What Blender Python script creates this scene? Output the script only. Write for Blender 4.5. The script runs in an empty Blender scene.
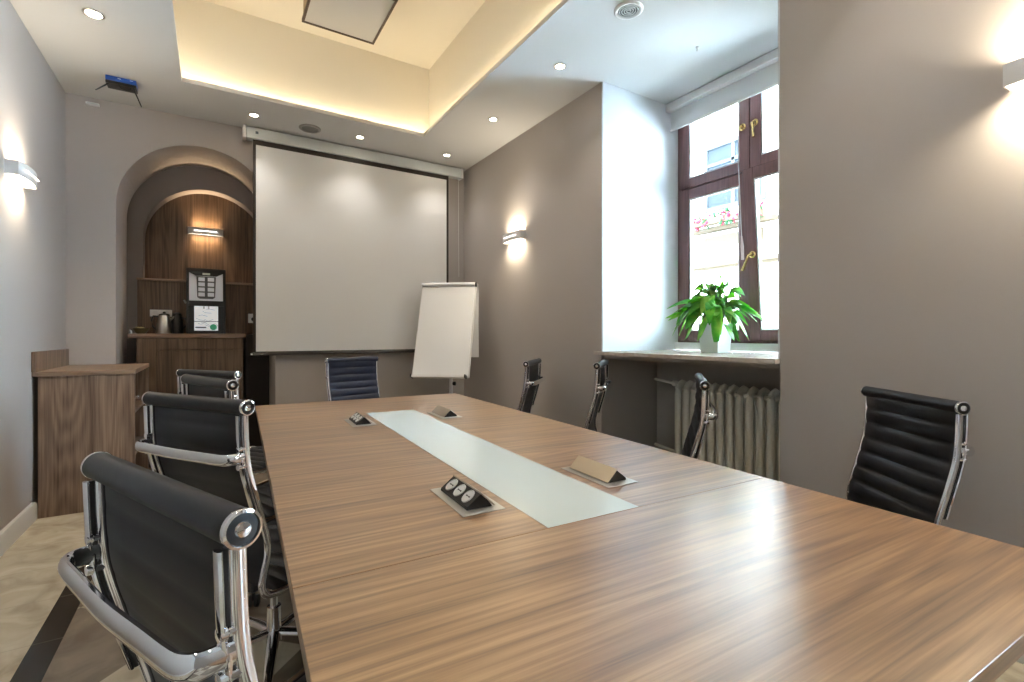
import bpy, math, random
from mathutils import Vector, Matrix
random.seed(7)
C = bpy.context.scene.collection
R = math.radians
SC = bpy.context.scene

# ------------------------------------------------------------------ camera, sky, sun, exposure
YAW = 31.844
cam_d = bpy.data.cameras.new('camera'); cam = bpy.data.objects.new('camera', cam_d); C.objects.link(cam)
cam.location = (0, 0, 1.25); cam.rotation_euler = (R(90), 0, R(-YAW))
cam_d.sensor_width = 36; cam_d.lens = 36 * 481.74 / 1024; cam_d.shift_y = -6.06 / 1024
cam_d.clip_start = 0.02; SC.camera = cam

w = bpy.data.worlds.new('sky'); SC.world = w; w.use_nodes = True
bg = w.node_tree.nodes['Background']; bg.inputs[0].default_value = (0.62, 0.81, 1.0, 1); bg.inputs[1].default_value = 46.0

sd = bpy.data.lights.new('sun', 'SUN'); sd.energy = 30; sd.angle = R(1.5); sd.color = (1, .95, .86)
so = bpy.data.objects.new('sun', sd); C.objects.link(so)
so.rotation_euler = Vector((0.62, 0.25, -0.74)).to_track_quat('-Z', 'Y').to_euler()

SC.view_settings.view_transform = 'Standard'; SC.view_settings.look = 'None'
SC.view_settings.gamma = 1; SC.view_settings.use_curve_mapping = False
SC.view_settings.exposure = 0.70

# ------------------------------------------------------------------ materials
def mat(name, col=(.5, .5, .5), rough=.5, metal=0, spec=.5, emit=None, es=0, build=None, coat=0):
    m = bpy.data.materials.new(name); m.use_nodes = True
    n = m.node_tree.nodes; l = m.node_tree.links; b = n['Principled BSDF']
    b.inputs['Base Color'].default_value = (*col, 1); b.inputs['Roughness'].default_value = rough
    b.inputs['Metallic'].default_value = metal; b.inputs['Specular IOR Level'].default_value = spec
    if coat: b.inputs['Coat Weight'].default_value = coat; b.inputs['Coat Roughness'].default_value = .3
    if emit: b.inputs['Emission Color'].default_value = (*emit, 1); b.inputs['Emission Strength'].default_value = es
    if build: build(m, n, l, b)
    return m
def N(n, t, **k):
    o = n.new(t)
    for a, v in k.items(): setattr(o, a, v)
    return o
def ramp(n, stops):
    r = n.new('ShaderNodeValToRGB'); e = r.color_ramp.elements
    while len(e) < len(stops): e.new(.5)
    for i, (p, c) in enumerate(stops): e[i].position = p; e[i].color = (*c, 1)
    return r
def paint(bump=.04, scale=60, var=.04):
    def f(m, n, l, b):
        tc = N(n, 'ShaderNodeTexCoord'); no = N(n, 'ShaderNodeTexNoise'); no.inputs['Scale'].default_value = scale
        l.new(tc.outputs['Object'], no.inputs['Vector'])
        bp = N(n, 'ShaderNodeBump'); bp.inputs['Strength'].default_value = bump; bp.inputs['Distance'].default_value = .004
        l.new(no.outputs[0], bp.inputs['Height']); l.new(bp.outputs[0], b.inputs['Normal'])
    return f
def wood(axis, dark, mid, light, scale=1.0, planks=None):
    """long grain along `axis`; growth-ring contours from a stretched noise field"""
    def f(m, n, l, b):
        tc = N(n, 'ShaderNodeTexCoord'); mp = N(n, 'ShaderNodeMapping')
        s = [5.0, 5.0, 5.0]; s[axis] = .42
        mp.inputs['Scale'].default_value = [v * scale for v in s]
        src = tc.outputs['Object']
        l.new(src, mp.inputs['Vector'])
        vec = mp.outputs[0]
        if planks:   # each board offset along the grain: shift by floor(cross/width)
            ax, wd = planks
            sx = N(n, 'ShaderNodeSeparateXYZ'); l.new(src, sx.inputs[0])
            d = N(n, 'ShaderNodeMath', operation='DIVIDE'); l.new(sx.outputs[ax], d.inputs[0]); d.inputs[1].default_value = wd
            fl = N(n, 'ShaderNodeMath', operation='FLOOR'); l.new(d.outputs[0], fl.inputs[0])
            mu = N(n, 'ShaderNodeMath', operation='MULTIPLY'); l.new(fl.outputs[0], mu.inputs[0]); mu.inputs[1].default_value = 3.7
            cb = N(n, 'ShaderNodeCombineXYZ')
            for k in range(3): l.new(mu.outputs[0], cb.inputs[k])
            va = N(n, 'ShaderNodeVectorMath', operation='ADD'); l.new(vec, va.inputs[0]); l.new(cb.outputs[0], va.inputs[1]); vec = va.outputs[0]
        n1 = N(n, 'ShaderNodeTexNoise'); n1.inputs['Scale'].default_value = .9; n1.inputs['Detail'].default_value = 1.5; n1.inputs['Roughness'].default_value = .4
        l.new(vec, n1.inputs['Vector'])
        mul = N(n, 'ShaderNodeMath', operation='MULTIPLY'); l.new(n1.outputs[0], mul.inputs[0]); mul.inputs[1].default_value = 90
        sn = N(n, 'ShaderNodeMath', operation='SINE'); l.new(mul.outputs[0], sn.inputs[0])
        # fine fibres
        mp2 = N(n, 'ShaderNodeMapping'); s2 = [95., 95., 95.]; s2[axis] = 2.2; mp2.inputs['Scale'].default_value = s2
        l.new(src, mp2.inputs['Vector'])
        n2 = N(n, 'ShaderNodeTexNoise'); n2.inputs['Scale'].default_value = 1.2; n2.inputs['Detail'].default_value = 3
        l.new(mp2.outputs[0], n2.inputs['Vector'])
        mp3 = N(n, 'ShaderNodeMapping'); s3 = [14., 14., 14.]; s3[axis] = .7; mp3.inputs['Scale'].default_value = s3
        l.new(src, mp3.inputs['Vector'])
        n3 = N(n, 'ShaderNodeTexNoise'); n3.inputs['Scale'].default_value = 1.0; n3.inputs['Detail'].default_value = 3
        l.new(mp3.outputs[0], n3.inputs['Vector'])
        def mad(a, k, c):
            x = N(n, 'ShaderNodeMath', operation='MULTIPLY_ADD'); l.new(a, x.inputs[0]); x.inputs[1].default_value = k
            if isinstance(c, (int, float)): x.inputs[2].default_value = c
            else: l.new(c, x.inputs[2])
            return x.outputs[0]
        v = mad(sn.outputs[0], .10, mad(n2.outputs[0], 1.0, mad(n3.outputs[0], .75, -.37)))
        rp = ramp(n, [(.15, dark), (.5, mid), (.82, light)])
        l.new(v, rp.inputs[0]); l.new(rp.outputs[0], b.inputs['Base Color'])
        bp = N(n, 'ShaderNodeBump'); bp.inputs['Strength'].default_value = .07; bp.inputs['Distance'].default_value = .0015
        l.new(n2.outputs[0], bp.inputs['Height']); l.new(bp.outputs[0], b.inputs['Normal'])
    return f
WALL = mat('taupe_paint', (.445, .405, .38), .75, spec=.25, build=paint())
WHITEW = mat('reveal_paint', (.66, .67, .69), .7, spec=.2, build=paint())
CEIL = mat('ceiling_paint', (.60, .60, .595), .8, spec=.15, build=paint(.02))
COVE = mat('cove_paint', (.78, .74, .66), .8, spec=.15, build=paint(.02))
NICHE = mat('niche_paint', (.24, .21, .20), .75, spec=.2, build=paint())
BASEB = mat('baseboard_paint', (.68, .66, .64), .4)
TOPW = mat('table_laminate', rough=.35, spec=.9, coat=.6, build=wood(0, (.11, .050, .020), (.275, .142, .062), (.43, .25, .122)))
EDGEW = mat('table_edge', rough=.4, build=wood(0, (.14, .08, .045), (.28, .17, .1), (.36, .23, .14)))
CABW = mat('cabinet_wood', rough=.42, spec=.35, build=wood(2, (.10, .058, .036), (.20, .125, .082), (.30, .20, .135), 1.1, (0, .19)))
CABT = mat('cabinet_top_wood', rough=.35, build=wood(0, (.12, .07, .042), (.24, .15, .095), (.34, .225, .145)))
PANW = mat('panel_wood', rough=.45, spec=.35, build=wood(2, (.05, .028, .016), (.105, .062, .036), (.16, .10, .06), 1.1, (0, .23)))
DARKGAP = mat('dark_board_and_shade', (.035, .026, .022), .6)  # dark boards, and the painted shade of the void beside the counter
GLASSTOP = mat('white_glass', (.68, .73, .70), .04, spec=.5)
CHROME = mat('chrome', (.86, .87, .9), .07, 1)
STEEL = mat('brushed_steel', (.55, .53, .5), .28, 1)
ALU = mat('champagne_aluminium', (.62, .56, .48), .35, 1)
def leather(m, n, l, b):
    tc = N(n, 'ShaderNodeTexCoord'); no = N(n, 'ShaderNodeTexVoronoi'); no.inputs['Scale'].default_value = 420
    l.new(tc.outputs['Object'], no.inputs['Vector'])
    bp = N(n, 'ShaderNodeBump'); bp.inputs['Strength'].default_value = .12; bp.inputs['Distance'].default_value = .001
    l.new(no.outputs[0], bp.inputs['Height']); l.new(bp.outputs[0], b.inputs['Normal'])
LEATHER = mat('black_leather', (.010, .010, .013), .42, spec=.32, build=leather)
NAVY = mat('navy_leather', (.022, .032, .07), .45, spec=.45, build=leather)
BLACK = mat('black_plastic', (.012, .012, .013), .35)
WHITE = mat('white_plastic', (.78, .78, .78), .35)
PAPER = mat('white_paper', (.86, .86, .87), .7, spec=.2, build=paint(.02, 12))
SCREENM = mat('matte_screen', (.80, .80, .80), .85, spec=.1, build=paint(.02, 300))
SCREENB = mat('screen_border', (.03, .022, .018), .7)
CASE = mat('case_metal', (.60, .64, .64), .35)
MAHOG = mat('mahogany_frame', (.125, .058, .058), .35, spec=.5, build=wood(2, (.085, .038, .038), (.14, .065, .063), (.19, .095, .09)))
GOLD = mat('brass', (.83, .6, .25), .2, 1)
SEAL = mat('white_seal', (.7, .7, .72), .5)
POTM = mat('pot_ceramic', (.82, .83, .84), .3)
SOIL = mat('soil', (.05, .035, .025), .95, build=paint(.5, 80))
RADM = mat('radiator_enamel', (.86, .83, .74), .35)
PIPE = mat('old_pipe', (.34, .28, .24), .5)
BLUE = mat('router_blue', (.02, .10, .42), .3)
SILW = mat('machine_silver', (.75, .78, .86), .35, .1)
LEDM = mat('warm_led', (1, .8, .5), emit=(1, .82, .54), es=19)
LAMPM = mat('lamp_disc', (1, .9, .7), emit=(1, .88, .68), es=38)
SCLED = mat('sconce_led', (1, .9, .7), emit=(1, .86, .64), es=7)
SCON = mat('sconce_body', (.70, .70, .72), .35)
ROSE = mat('pink_petals', (.10, .012, .02), .8, spec=0)
DLEAF = mat('geranium_leaf', (.012, .032, .014), .8, spec=0)
def leafb(m, n, l, b):
    tc = N(n, 'ShaderNodeTexCoord'); no = N(n, 'ShaderNodeTexNoise'); no.inputs['Scale'].default_value = 9
    l.new(tc.outputs['Object'], no.inputs['Vector'])
    rp = ramp(n, [(.3, (.07, .30, .05)), (.5, (.16, .48, .06)), (.7, (.46, .68, .12))]); l.new(no.outputs[0], rp.inputs[0])
    l.new(rp.outputs[0], b.inputs['Base Color'])
    tr = N(n, 'ShaderNodeBsdfTranslucent'); l.new(rp.outputs[0], tr.inputs[0])
    mx = N(n, 'ShaderNodeMixShader'); mx.inputs[0].default_value = .58
    l.new(b.outputs[0], mx.inputs[1]); l.new(tr.outputs[0], mx.inputs[2])
    l.new(mx.outputs[0], n['Material Output'].inputs[0])
LEAF = mat('leaf', (.1, .3, .05), .35, build=leafb)
STEM = mat('stem', (.16, .32, .08), .5)
def glassb(m, n, l, b):
    t = N(n, 'ShaderNodeBsdfTransparent'); t.inputs[0].default_value = (.96, .98, .97, 1); g = N(n, 'ShaderNodeBsdfGlossy'); g.inputs['Roughness'].default_value = .02
    fr = N(n, 'ShaderNodeFresnel'); fr.inputs[0].default_value = 1.45
    mx = N(n, 'ShaderNodeMixShader'); l.new(fr.outputs[0], mx.inputs[0]); l.new(t.outputs[0], mx.inputs[1]); l.new(g.outputs[0], mx.inputs[2])
    l.new(mx.outputs[0], n['Material Output'].inputs[0])
GLASS = mat('window_glass', build=glassb)
def fabricb(m, n, l, b):
    tr = N(n, 'ShaderNodeBsdfTranslucent'); tr.inputs[0].default_value = (.75, .75, .76, 1)
    mx = N(n, 'ShaderNodeMixShader'); mx.inputs[0].default_value = .16
    l.new(b.outputs[0], mx.inputs[1]); l.new(tr.outputs[0], mx.inputs[2]); l.new(mx.outputs[0], n['Material Output'].inputs[0])
BLIND = mat('blind_fabric', (.72, .73, .74), .8, build=fabricb)
def marble(m, n, l, b):
    tc = N(n, 'ShaderNodeTexCoord'); sx = N(n, 'ShaderNodeSeparateXYZ'); l.new(tc.outputs['Object'], sx.inputs[0])
    def M(op, a, bb=None, c=None):
        x = N(n, 'ShaderNodeMath', operation=op)
        for i, v in enumerate((a, bb, c)):
            if v is None: continue
            if isinstance(v, (int, float)): x.inputs[i].default_value = v
            else: l.new(v, x.inputs[i])
        return x.outputs[0]
    X, Y = sx.outputs[0], sx.outputs[1]
    # clouded stone
    no = N(n, 'ShaderNodeTexNoise'); no.inputs['Scale'].default_value = 5; no.inputs['Detail'].default_value = 8; no.inputs['Distortion'].default_value = 1.2
    l.new(tc.outputs['Object'], no.inputs['Vector'])
    beige = ramp(n, [(.3, (.40, .34, .25)), (.5, (.56, .49, .375)), (.7, (.66, .60, .48))]); l.new(no.outputs[0], beige.inputs[0])
    brown = ramp(n, [(.3, (.17, .135, .10)), (.7, (.29, .235, .18))]); l.new(no.outputs[0], brown.inputs[0])
    dark = ramp(n, [(.3, (.010, .008, .006)), (.75, (.030, .022, .017))]); l.new(no.outputs[0], dark.inputs[0])
    # diagonal checker right of the strip: tile diagonal 0.83, a tip on the strip at (-0.515, 2.92)
    u = M('DIVIDE', M('ADD', M('ADD', X, .515), M('SUBTRACT', Y, 2.92)), .83)
    v = M('DIVIDE', M('SUBTRACT', M('SUBTRACT', Y, 2.92), M('ADD', X, .515)), .83)
    ck = M('MODULO', M('ABSOLUTE', M('ADD', M('FLOOR', u), M('FLOOR', v))), 2)
    def line(q, wd):   # distance of q to the nearest whole number below wd
        fr = M('FRACT', q); return M('LESS_THAN', M('MINIMUM', fr, M('SUBTRACT', 1, fr)), wd)
    mixc = N(n, 'ShaderNodeMix', data_type='RGBA'); l.new(ck, mixc.inputs[0]); l.new(beige.outputs[0], mixc.inputs[7]); l.new(brown.outputs[0], mixc.inputs[6])
    instrip = M('MULTIPLY', M('GREATER_THAN', X, -.622), M('LESS_THAN', X, -.525))
    right = M('GREATER_THAN', X, -.525)
    m1 = N(n, 'ShaderNodeMix', data_type='RGBA'); l.new(right, m1.inputs[0]); l.new(beige.outputs[0], m1.inputs[6]); l.new(mixc.outputs[2], m1.inputs[7])
    m2 = N(n, 'ShaderNodeMix', data_type='RGBA'); l.new(instrip, m2.inputs[0]); l.new(m1.outputs[2], m2.inputs[6]); l.new(dark.outputs[0], m2.inputs[7])
    g1 = M('MULTIPLY', right, M('MAXIMUM', line(u, .003), line(v, .003)))
    g2 = M('MULTIPLY', M('SUBTRACT', 1, right), line(M('DIVIDE', M('SUBTRACT', Y, 2.67), .42), .0035))
    g = M('MAXIMUM', g1, g2)
    m3 = N(n, 'ShaderNodeMix', data_type='RGBA'); l.new(M('MULTIPLY', g, .6), m3.inputs[0]); l.new(m2.outputs[2], m3.inputs[6]); m3.inputs[7].default_value = (.34, .30, .25, 1)
    l.new(m3.outputs[2], b.inputs['Base Color'])
FLOORM = mat('marble_tiles', rough=.22, build=marble)
def sillb(m, n, l, b):
    tc = N(n, 'ShaderNodeTexCoord'); no = N(n, 'ShaderNodeTexNoise'); no.inputs['Scale'].default_value = 14; no.inputs['Detail'].default_value = 6; no.inputs['Distortion'].default_value = 1
    l.new(tc.outputs['Object'], no.inputs['Vector'])
    rp = ramp(n, [(.3, (.45, .37, .31)), (.6, (.60, .54, .48))]); l.new(no.outputs[0], rp.inputs[0]); l.new(rp.outputs[0], b.inputs['Base Color'])
SILL = mat('sill_marble', rough=.18, build=sillb)
def stuccob(m, n, l, b):
    tc = N(n, 'ShaderNodeTexCoord'); no = N(n, 'ShaderNodeTexNoise'); no.inputs['Scale'].default_value = 1.5; no.inputs['Detail'].default_value = 6
    l.new(tc.outputs['Object'], no.inputs['Vector'])
    rp = ramp(n, [(.3, (.58, .56, .52)), (.7, (.64, .62, .58))]); l.new(no.outputs[0], rp.inputs[0]); l.new(rp.outputs[0], b.inputs['Base Color'])
STUCCO = mat('cream_stucco', rough=.9, build=stuccob)
STONE = mat('facade_stone', (.045, .033, .022), .85, spec=0, build=paint(.3, 20))
OUTGLASS = mat('facade_glass', (.016, .019, .022), .5, spec=0)
STREET = mat('street_paving', (.35, .34, .32), .9, build=paint(.3, 8))

# ------------------------------------------------------------------ mesh builder
class MB:
    def __init__(s): s.v = []; s.f = []
    def add(s, vs, fs):
        o = len(s.v); s.v += [tuple(v) for v in vs]; s.f += [[i + o for i in f] for f in fs]; return s
    def box(s, x0, x1, y0, y1, z0, z1, M=None):
        vs = [Vector((x, y, z)) for x in (x0, x1) for y in (y0, y1) for z in (z0, z1)]
        if M: vs = [M @ v for v in vs]
        return s.add(vs, [(0, 1, 3, 2), (4, 6, 7, 5), (0, 4, 5, 1), (2, 3, 7, 6), (0, 2, 6, 4), (1, 5, 7, 3)])
    def prism(s, pts, axis, a, b):
        """pts: 2-D outline in the two other axes (in order), extruded along axis from a to b"""
        def mk(p, t):
            q = list(p); q.insert(axis, t); return q
        n = len(pts)
        return s.add([mk(p, a) for p in pts] + [mk(p, b) for p in pts],
                     [list(range(n))[::-1], list(range(n, 2 * n))] + [(i, (i + 1) % n, n + (i + 1) % n, n + i) for i in range(n)])
    def sweep(s, path, rx, ry=None, seg=12, up=(0, 0, 1), closed=False, caps=True, taper=None):
        """elliptic section swept along path; rx along `side`, ry along the other normal"""
        ry = ry or rx; P = [Vector(p) for p in path]; n = len(P); rings = []
        for i, p in enumerate(P):
            if closed: t = P[(i + 1) % n] - P[i - 1]
            else: t = P[min(i + 1, n - 1)] - P[max(i - 1, 0)]
            t.normalize(); u = Vector(up); side = t.cross(u)
            if side.length < 1e-3: side = t.cross(Vector((1, 0, 0)))
            side.normalize(); nn = side.cross(t); k = taper[i] if taper else 1
            rings.append([p + side * math.cos(a) * rx * k + nn * math.sin(a) * ry * k for a in (2 * math.pi * j / seg for j in range(seg))])
        vs = [q for r in rings for q in r]; fs = []
        m = n if closed else n - 1
        for i in range(m):
            a = i * seg; b2 = ((i + 1) % n) * seg
            for j in range(seg): fs.append((a + j, a + (j + 1) % seg, b2 + (j + 1) % seg, b2 + j))
        if caps and not closed: fs += [tuple(range(seg))[::-1], tuple(range((n - 1) * seg, n * seg))]
        return s.add(vs, fs)
    def cyl(s, a, b, r, seg=20): return s.sweep([a, b], r, seg=seg, up=(0, 0, 1) if abs(Vector(b)[2] - Vector(a)[2]) < .9 * (Vector(b) - Vector(a)).length else (0, 1, 0))
    def lathe(s, prof, c=(0, 0, 0), axis='z', seg=32, ring=False):
        """prof: (radius, height) pairs"""
        vs = []; c = Vector(c)
        for r, h in prof:
            for j in range(seg):
                a = 2 * math.pi * j / seg; x, y = r * math.cos(a), r * math.sin(a)
                vs.append(c + (Vector((x, y, h)) if axis == 'z' else Vector((h, x, y)) if axis == 'x' else Vector((y, h, x))))
        n = len(prof); fs = []
        for i in range(n - 1):
            for j in range(seg): fs.append((i * seg + j, i * seg + (j + 1) % seg, (i + 1) * seg + (j + 1) % seg, (i + 1) * seg + j))
        if ring: fs += [((n - 1) * seg + j, (n - 1) * seg + (j + 1) % seg, (j + 1) % seg, j) for j in range(seg)]
        else: fs += [tuple(range(seg))[::-1], tuple(range((n - 1) * seg, n * seg))]
        return s.add(vs, fs)
    def build(s, name, m, parent=None, bevel=0, ang=35, loc=None, sub=0):
        me = bpy.data.meshes.new(name); me.from_pydata(s.v, [], s.f); me.update()
        import bmesh
        bm = bmesh.new(); bm.from_mesh(me); bmesh.ops.recalc_face_normals(bm, faces=bm.faces); bm.to_mesh(me); bm.free()
        for p in me.polygons: p.use_smooth = True
        me.set_sharp_from_angle(angle=R(ang))
        me.materials.append(m)
        o = bpy.data.objects.new(name, me); C.objects.link(o)
        if parent: o.parent = parent
        if loc: o.location = loc
        if bevel:
            b = o.modifiers.new('bevel', 'BEVEL'); b.width = bevel; b.segments = 2; b.limit_method = 'ANGLE'; b.angle_limit = R(40)
        return o
def tag(o, label, cat, group=None):
    o['label'] = label; o['category'] = cat
    if group: o['group'] = group
    return o
def thing(name, label, cat, loc=(0, 0, 0), rz=0, group=None):
    o = bpy.data.objects.new(name, None); C.objects.link(o); o.location = loc; o.rotation_euler = (0, 0, rz); o.empty_display_size = .1
    return tag(o, label, cat, group)
def struct(o): o['kind'] = 'structure'; return o

# ------------------------------------------------------------------ room
XL, XR, YB, ZC = -1.04, 2.63, 5.36, 3.265
YN = -1.9       # wall behind the camera
struct(MB().box(XL - .3, 3.62, YN - .2, 6.5, -.1, 0).build('floor', FLOORM))
struct(MB().box(XL - .2, XL, YN, 6.3, 0, 4.2).build('wall_left', WALL))
struct(MB().box(XL - .2, 3.62, YN - .2, YN, 0, 4.2).build('wall_near', WALL))
m = MB()   # right wall with the deep window opening
m.box(XR, 3.62, 2.885, 6.0, 0, ZC + .8); m.box(XR, 3.62, -.45, 1.462, 0, ZC + .8); m.box(XR, 3.62, YN, -1.65, 0, ZC + .8); m.box(XR, 3.62, -1.65, -.45, 0, 1.09); m.box(3.46, 3.62, -1.65, -.45, 3.2, ZC + .8)
m.box(3.27, 3.62, 1.462, 2.885, 0, 1.085)
m.box(3.46, 3.62, 1.462, 2.885, 3.215, ZC + .8)
struct(m.build('wall_right', WALL))
m = MB(); m.box(2.632, 3.529, 2.873, 2.886, 1.12, ZC); m.box(2.632, 3.47, 1.461, 1.474, 1.12, ZC)
struct(m.build('trim_1', WHITEW))
def arch_wall(y0, y1, x0, x1, z1, cx, cz, r, seg=48):
    m = MB(); m.box(x0, cx - r, y0, y1, 0, z1); m.box(cx + r, x1, y0, y1, 0, z1)
    pts = [(cx - r * math.cos(math.pi * i / seg), cz + r * math.sin(math.pi * i / seg)) for i in range(seg + 1)]
    for (xa, za), (xb, zb) in zip(pts, pts[1:]):
        m.prism([(xa, za), (xb, zb), (xb, z1), (xa, z1)], 1, y0, y1)
    return m
struct(arch_wall(YB, 6.0, XL, XR, ZC + .1, -.09, 2.385, .625).build('wall_back', WALL, ang=25))
struct(arch_wall(6.0, 6.2, -1.1, .9, 3.2, -.04, 2.225, .55).build('wall_niche', NICHE, ang=25))
struct(MB().box(-1.24, 2.0, 6.2, 6.4, 0, ZC + .1).build('wall_niche_back', NICHE))
# ceiling: lower slab with rectangular opening, raised coffer above
cx0, cx1, cy0, cy1 = -.21, 1.82, .55, 4.635
m = MB()
m.box(XL - .2, cx0, YN, YB, ZC, ZC + .035); m.box(cx1, 3.47, YN, YB, ZC, ZC + .035)
m.box(cx0, cx1, YN, cy0, ZC, ZC + .035); m.box(cx0, cx1, cy1, YB, ZC, ZC + .035)
struct(m.build('ceiling', CEIL))
d = .10; zt = 4.02
m = MB()
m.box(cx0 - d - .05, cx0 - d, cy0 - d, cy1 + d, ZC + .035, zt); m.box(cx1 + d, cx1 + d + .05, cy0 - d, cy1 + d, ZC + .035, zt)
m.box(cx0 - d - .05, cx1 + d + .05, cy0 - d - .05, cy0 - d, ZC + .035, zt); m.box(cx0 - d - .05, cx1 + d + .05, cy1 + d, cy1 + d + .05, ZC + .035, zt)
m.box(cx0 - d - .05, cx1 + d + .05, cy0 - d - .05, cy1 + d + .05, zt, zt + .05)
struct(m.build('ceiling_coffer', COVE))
struct(MB().box(XL - .3, 3.7, YN - .3, 6.5, 4.2, 4.3).build('ceiling_slab', CEIL))
lt = thing('led_strip', 'warm LED strip light hidden on the ledge around the raised ceiling', 'light', (0, 0, 0))
e = .045; zz = ZC + .037
MB().box(cx0 - e - .006, cx0 - e + .006, cy0 - e, cy1 + e, zz, zz + .006).build('led_tape', LEDM, lt)
MB().box(cx1 + e - .006, cx1 + e + .006, cy0 - e, cy1 + e, zz, zz + .006).build('led_tape', LEDM, lt)
MB().box(cx0 - e + .01, cx1 + e - .01, cy1 + e - .006, cy1 + e + .006, zz, zz + .006).build('led_tape', LEDM, lt)
MB().box(cx0 - e + .01, cx1 + e - .01, cy0 - e - .006, cy0 - e + .006, zz, zz + .006).build('led_tape', LEDM, lt)
# baseboards
m = MB().prism([(XL, 0), (XL + .026, 0), (XL + .026, .105), (XL + .018, .118), (XL, .12)], 1, YN, 4.478)
struct(m.build('baseboard_left', BASEB))
struct(MB().box(XR - .02, XR, YN, 1.46, 0, .12).build('baseboard_right', BASEB, bevel=.004))
struct(MB().box(.60, XR - .021, YB - .02, YB, 0, .12).build('baseboard_back', BASEB, bevel=.004))

# ceiling panel box (dropped, dark frame)
t = thing('ceiling_unit', 'square grey panel unit with dark frame hanging from raised ceiling', 'ceiling panel', (.885, 3.81, 3.74))
MB().box(-.275, .275, -.31, .31, .012, .28).build('housing', mat('unit_side', (.30, .22, .13), .5), t)
m = MB(); m.box(-.285, -.268, -.32, .32, -.006, .02); m.box(.268, .285, -.32, .32, -.006, .02); m.box(-.285, .285, -.32, -.303, -.006, .02); m.box(-.285, .285, .303, .32, -.006, .02)
m.build('frame', mat('unit_frame', (.06, .035, .02), .5), t)
MB().box(-.268, .268, -.303, .303, 0, .012).build('panel', mat('unit_panel', (.50, .50, .50), .35), t)

# downlights
def downlight(x, y, label, r=.032):
    t = thing('downlight', label, 'ceiling light', (x, y, ZC), 0, 'ceiling downlights')
    MB().lathe([(r + .004, 0), (r + .013, -.001), (r + .015, -.004), (r + .008, -.007), (r, -.006), (r, 0)], seg=28).build('trim_ring', STEEL, t)
    MB().lathe([(r, -.001), (r * .98, -.003), (r * .3, -.0045)], seg=24).build('bulb', LAMPM, t)
    l = bpy.data.lights.new('downlight_beam', 'SPOT'); l.energy = 13; l.color = (1, .93, .85); l.spot_size = R(104); l.spot_blend = .85; l.shadow_soft_size = .045
    lo = bpy.data.objects.new('downlight_beam', l); C.objects.link(lo); lo.parent = t; lo.location = (0, 0, -.02)
downlight(-.635, 3.95, 'recessed downlight with steel rim near the left wall, largest in view', .042)
downlight(.32, 4.99, 'small round downlight above the left end of the screen case')
downlight(1.272, 4.98, 'small round downlight above the middle of the screen case')
downlight(2.225, 4.965, 'small round downlight at ceiling corner above the right end of the screen case')
downlight(2.222, 3.91, 'small round downlight second from the back wall in the right ceiling row')
downlight(2.21, 2.876, 'small round downlight nearest the round ceiling vent')
for x, y, where in ((2.21, .9, 'in the right row between the round vent and the viewer'), (-.635, 2.7, 'in the left row just above the top edge of the view'), (-.635, 1.2, 'in the left row above the nearest chair'),
                    (-.635, -.3, 'in the left row behind the viewer'), (2.21, -.3, 'in the right row behind the viewer'), (.8, -.6, 'in the middle behind the viewer')): downlight(x, y, 'added unseen ceiling downlight ' + where)  # unseen lamps, added to raise the ambient light of the room

# round vent, ceiling speaker, little hook
t = thing('ceiling_vent', 'round white ceiling vent with concentric grille rings', 'vent', (2.19, 2.155, ZC))
MB().lathe([(.088, 0), (.088, -.004), (.078, -.012), (.066, -.01), (.066, 0)], seg=40, ring=True).build('rim', WHITE, t)
m = MB()
for k in range(4):
    r = .054 - k * .0145
    m.lathe([(r, -.006), (r + .006, -.006), (r + .005, -.011), (r - .001, -.011)], seg=36, ring=True)
m.build('grille', CASE, t)
MB().lathe([(.066, -.0002), (.03, -.0006)], seg=30).build('backing', mat('vent_dark', (.05, .06, .07), .8), t)
t = thing('ceiling_speaker', 'flat round grey speaker disc in ceiling above the projection screen', 'speaker', (.805, 5.03, ZC))
MB().lathe([(.10, 0), (.10, -.008), (.09, -.014), (.08, -.014), (.075, -.008), (.075, 0)], seg=36).build('rim', mat('speaker_rim', (.35, .33, .31), .5), t)
MB().lathe([(.075, -.001), (.07, -.007), (.02, -.011)], seg=36).build('grille', mat('speaker_grille', (.22, .21, .2), .6), t)
tag(MB().lathe([(.012, 0), (.012, -.006), (.004, -.008), (.004, -.022), (.008, -.026), (.003, -.03)], (2.88, 2.18, ZC), seg=14).build('ceiling_hook', STEEL), 'tiny metal hook in the ceiling in front of the window', 'hook')
t = thing('wall_sensor', 'small flat white sensor high on back wall left of the router', 'sensor', (-.865, YB, 3.205), 0)
MB().box(-.045, .045, -.032, 0, -.012, .012).build('case', WHITE, t, bevel=.005)
MB().box(-.035, .035, -.034, -.031, -.004, .006).build('lens', CASE, t)

# router
t = thing('router', 'blue and black wireless router with antennas fixed under the ceiling', 'router', (-.61, 4.83, ZC - .004))
MB().box(-.095, .095, -.02, .10, -.035, 0).build('case', BLUE, t, bevel=.004)
MB().box(-.095, .095, -.018, .10, -.056, -.0355).build('base', BLACK, t, bevel=.003)
MB().box(-.02, .0, -.0215, -.019, -.016, -.010).build('emblem', WHITE, t); MB().box(.055, .075, -.0215, -.019, -.012, -.008).build('status_light', WHITE, t)
for s, (dx, dz, dy) in ((-1, (-.075, -.085, -.03)), (1, (.055, -.15, -.04))):
    MB().sweep([(s * .075, -.0, -.05), (s * .075 + dx * .3, dy * .3, -.055 + dz * .3), (s * .075 + dx, dy, -.055 + dz)], .0055, seg=8, taper=[1, 1, .7]).build('antenna', BLACK, t)
MB().sweep([(.06, .0, -.055), (.055, -.005, -.075), (.03, -.005, -.085), (0, 0, -.075), (-.015, 0, -.056)], .002, seg=6).build('cable', BLACK, t)

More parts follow.
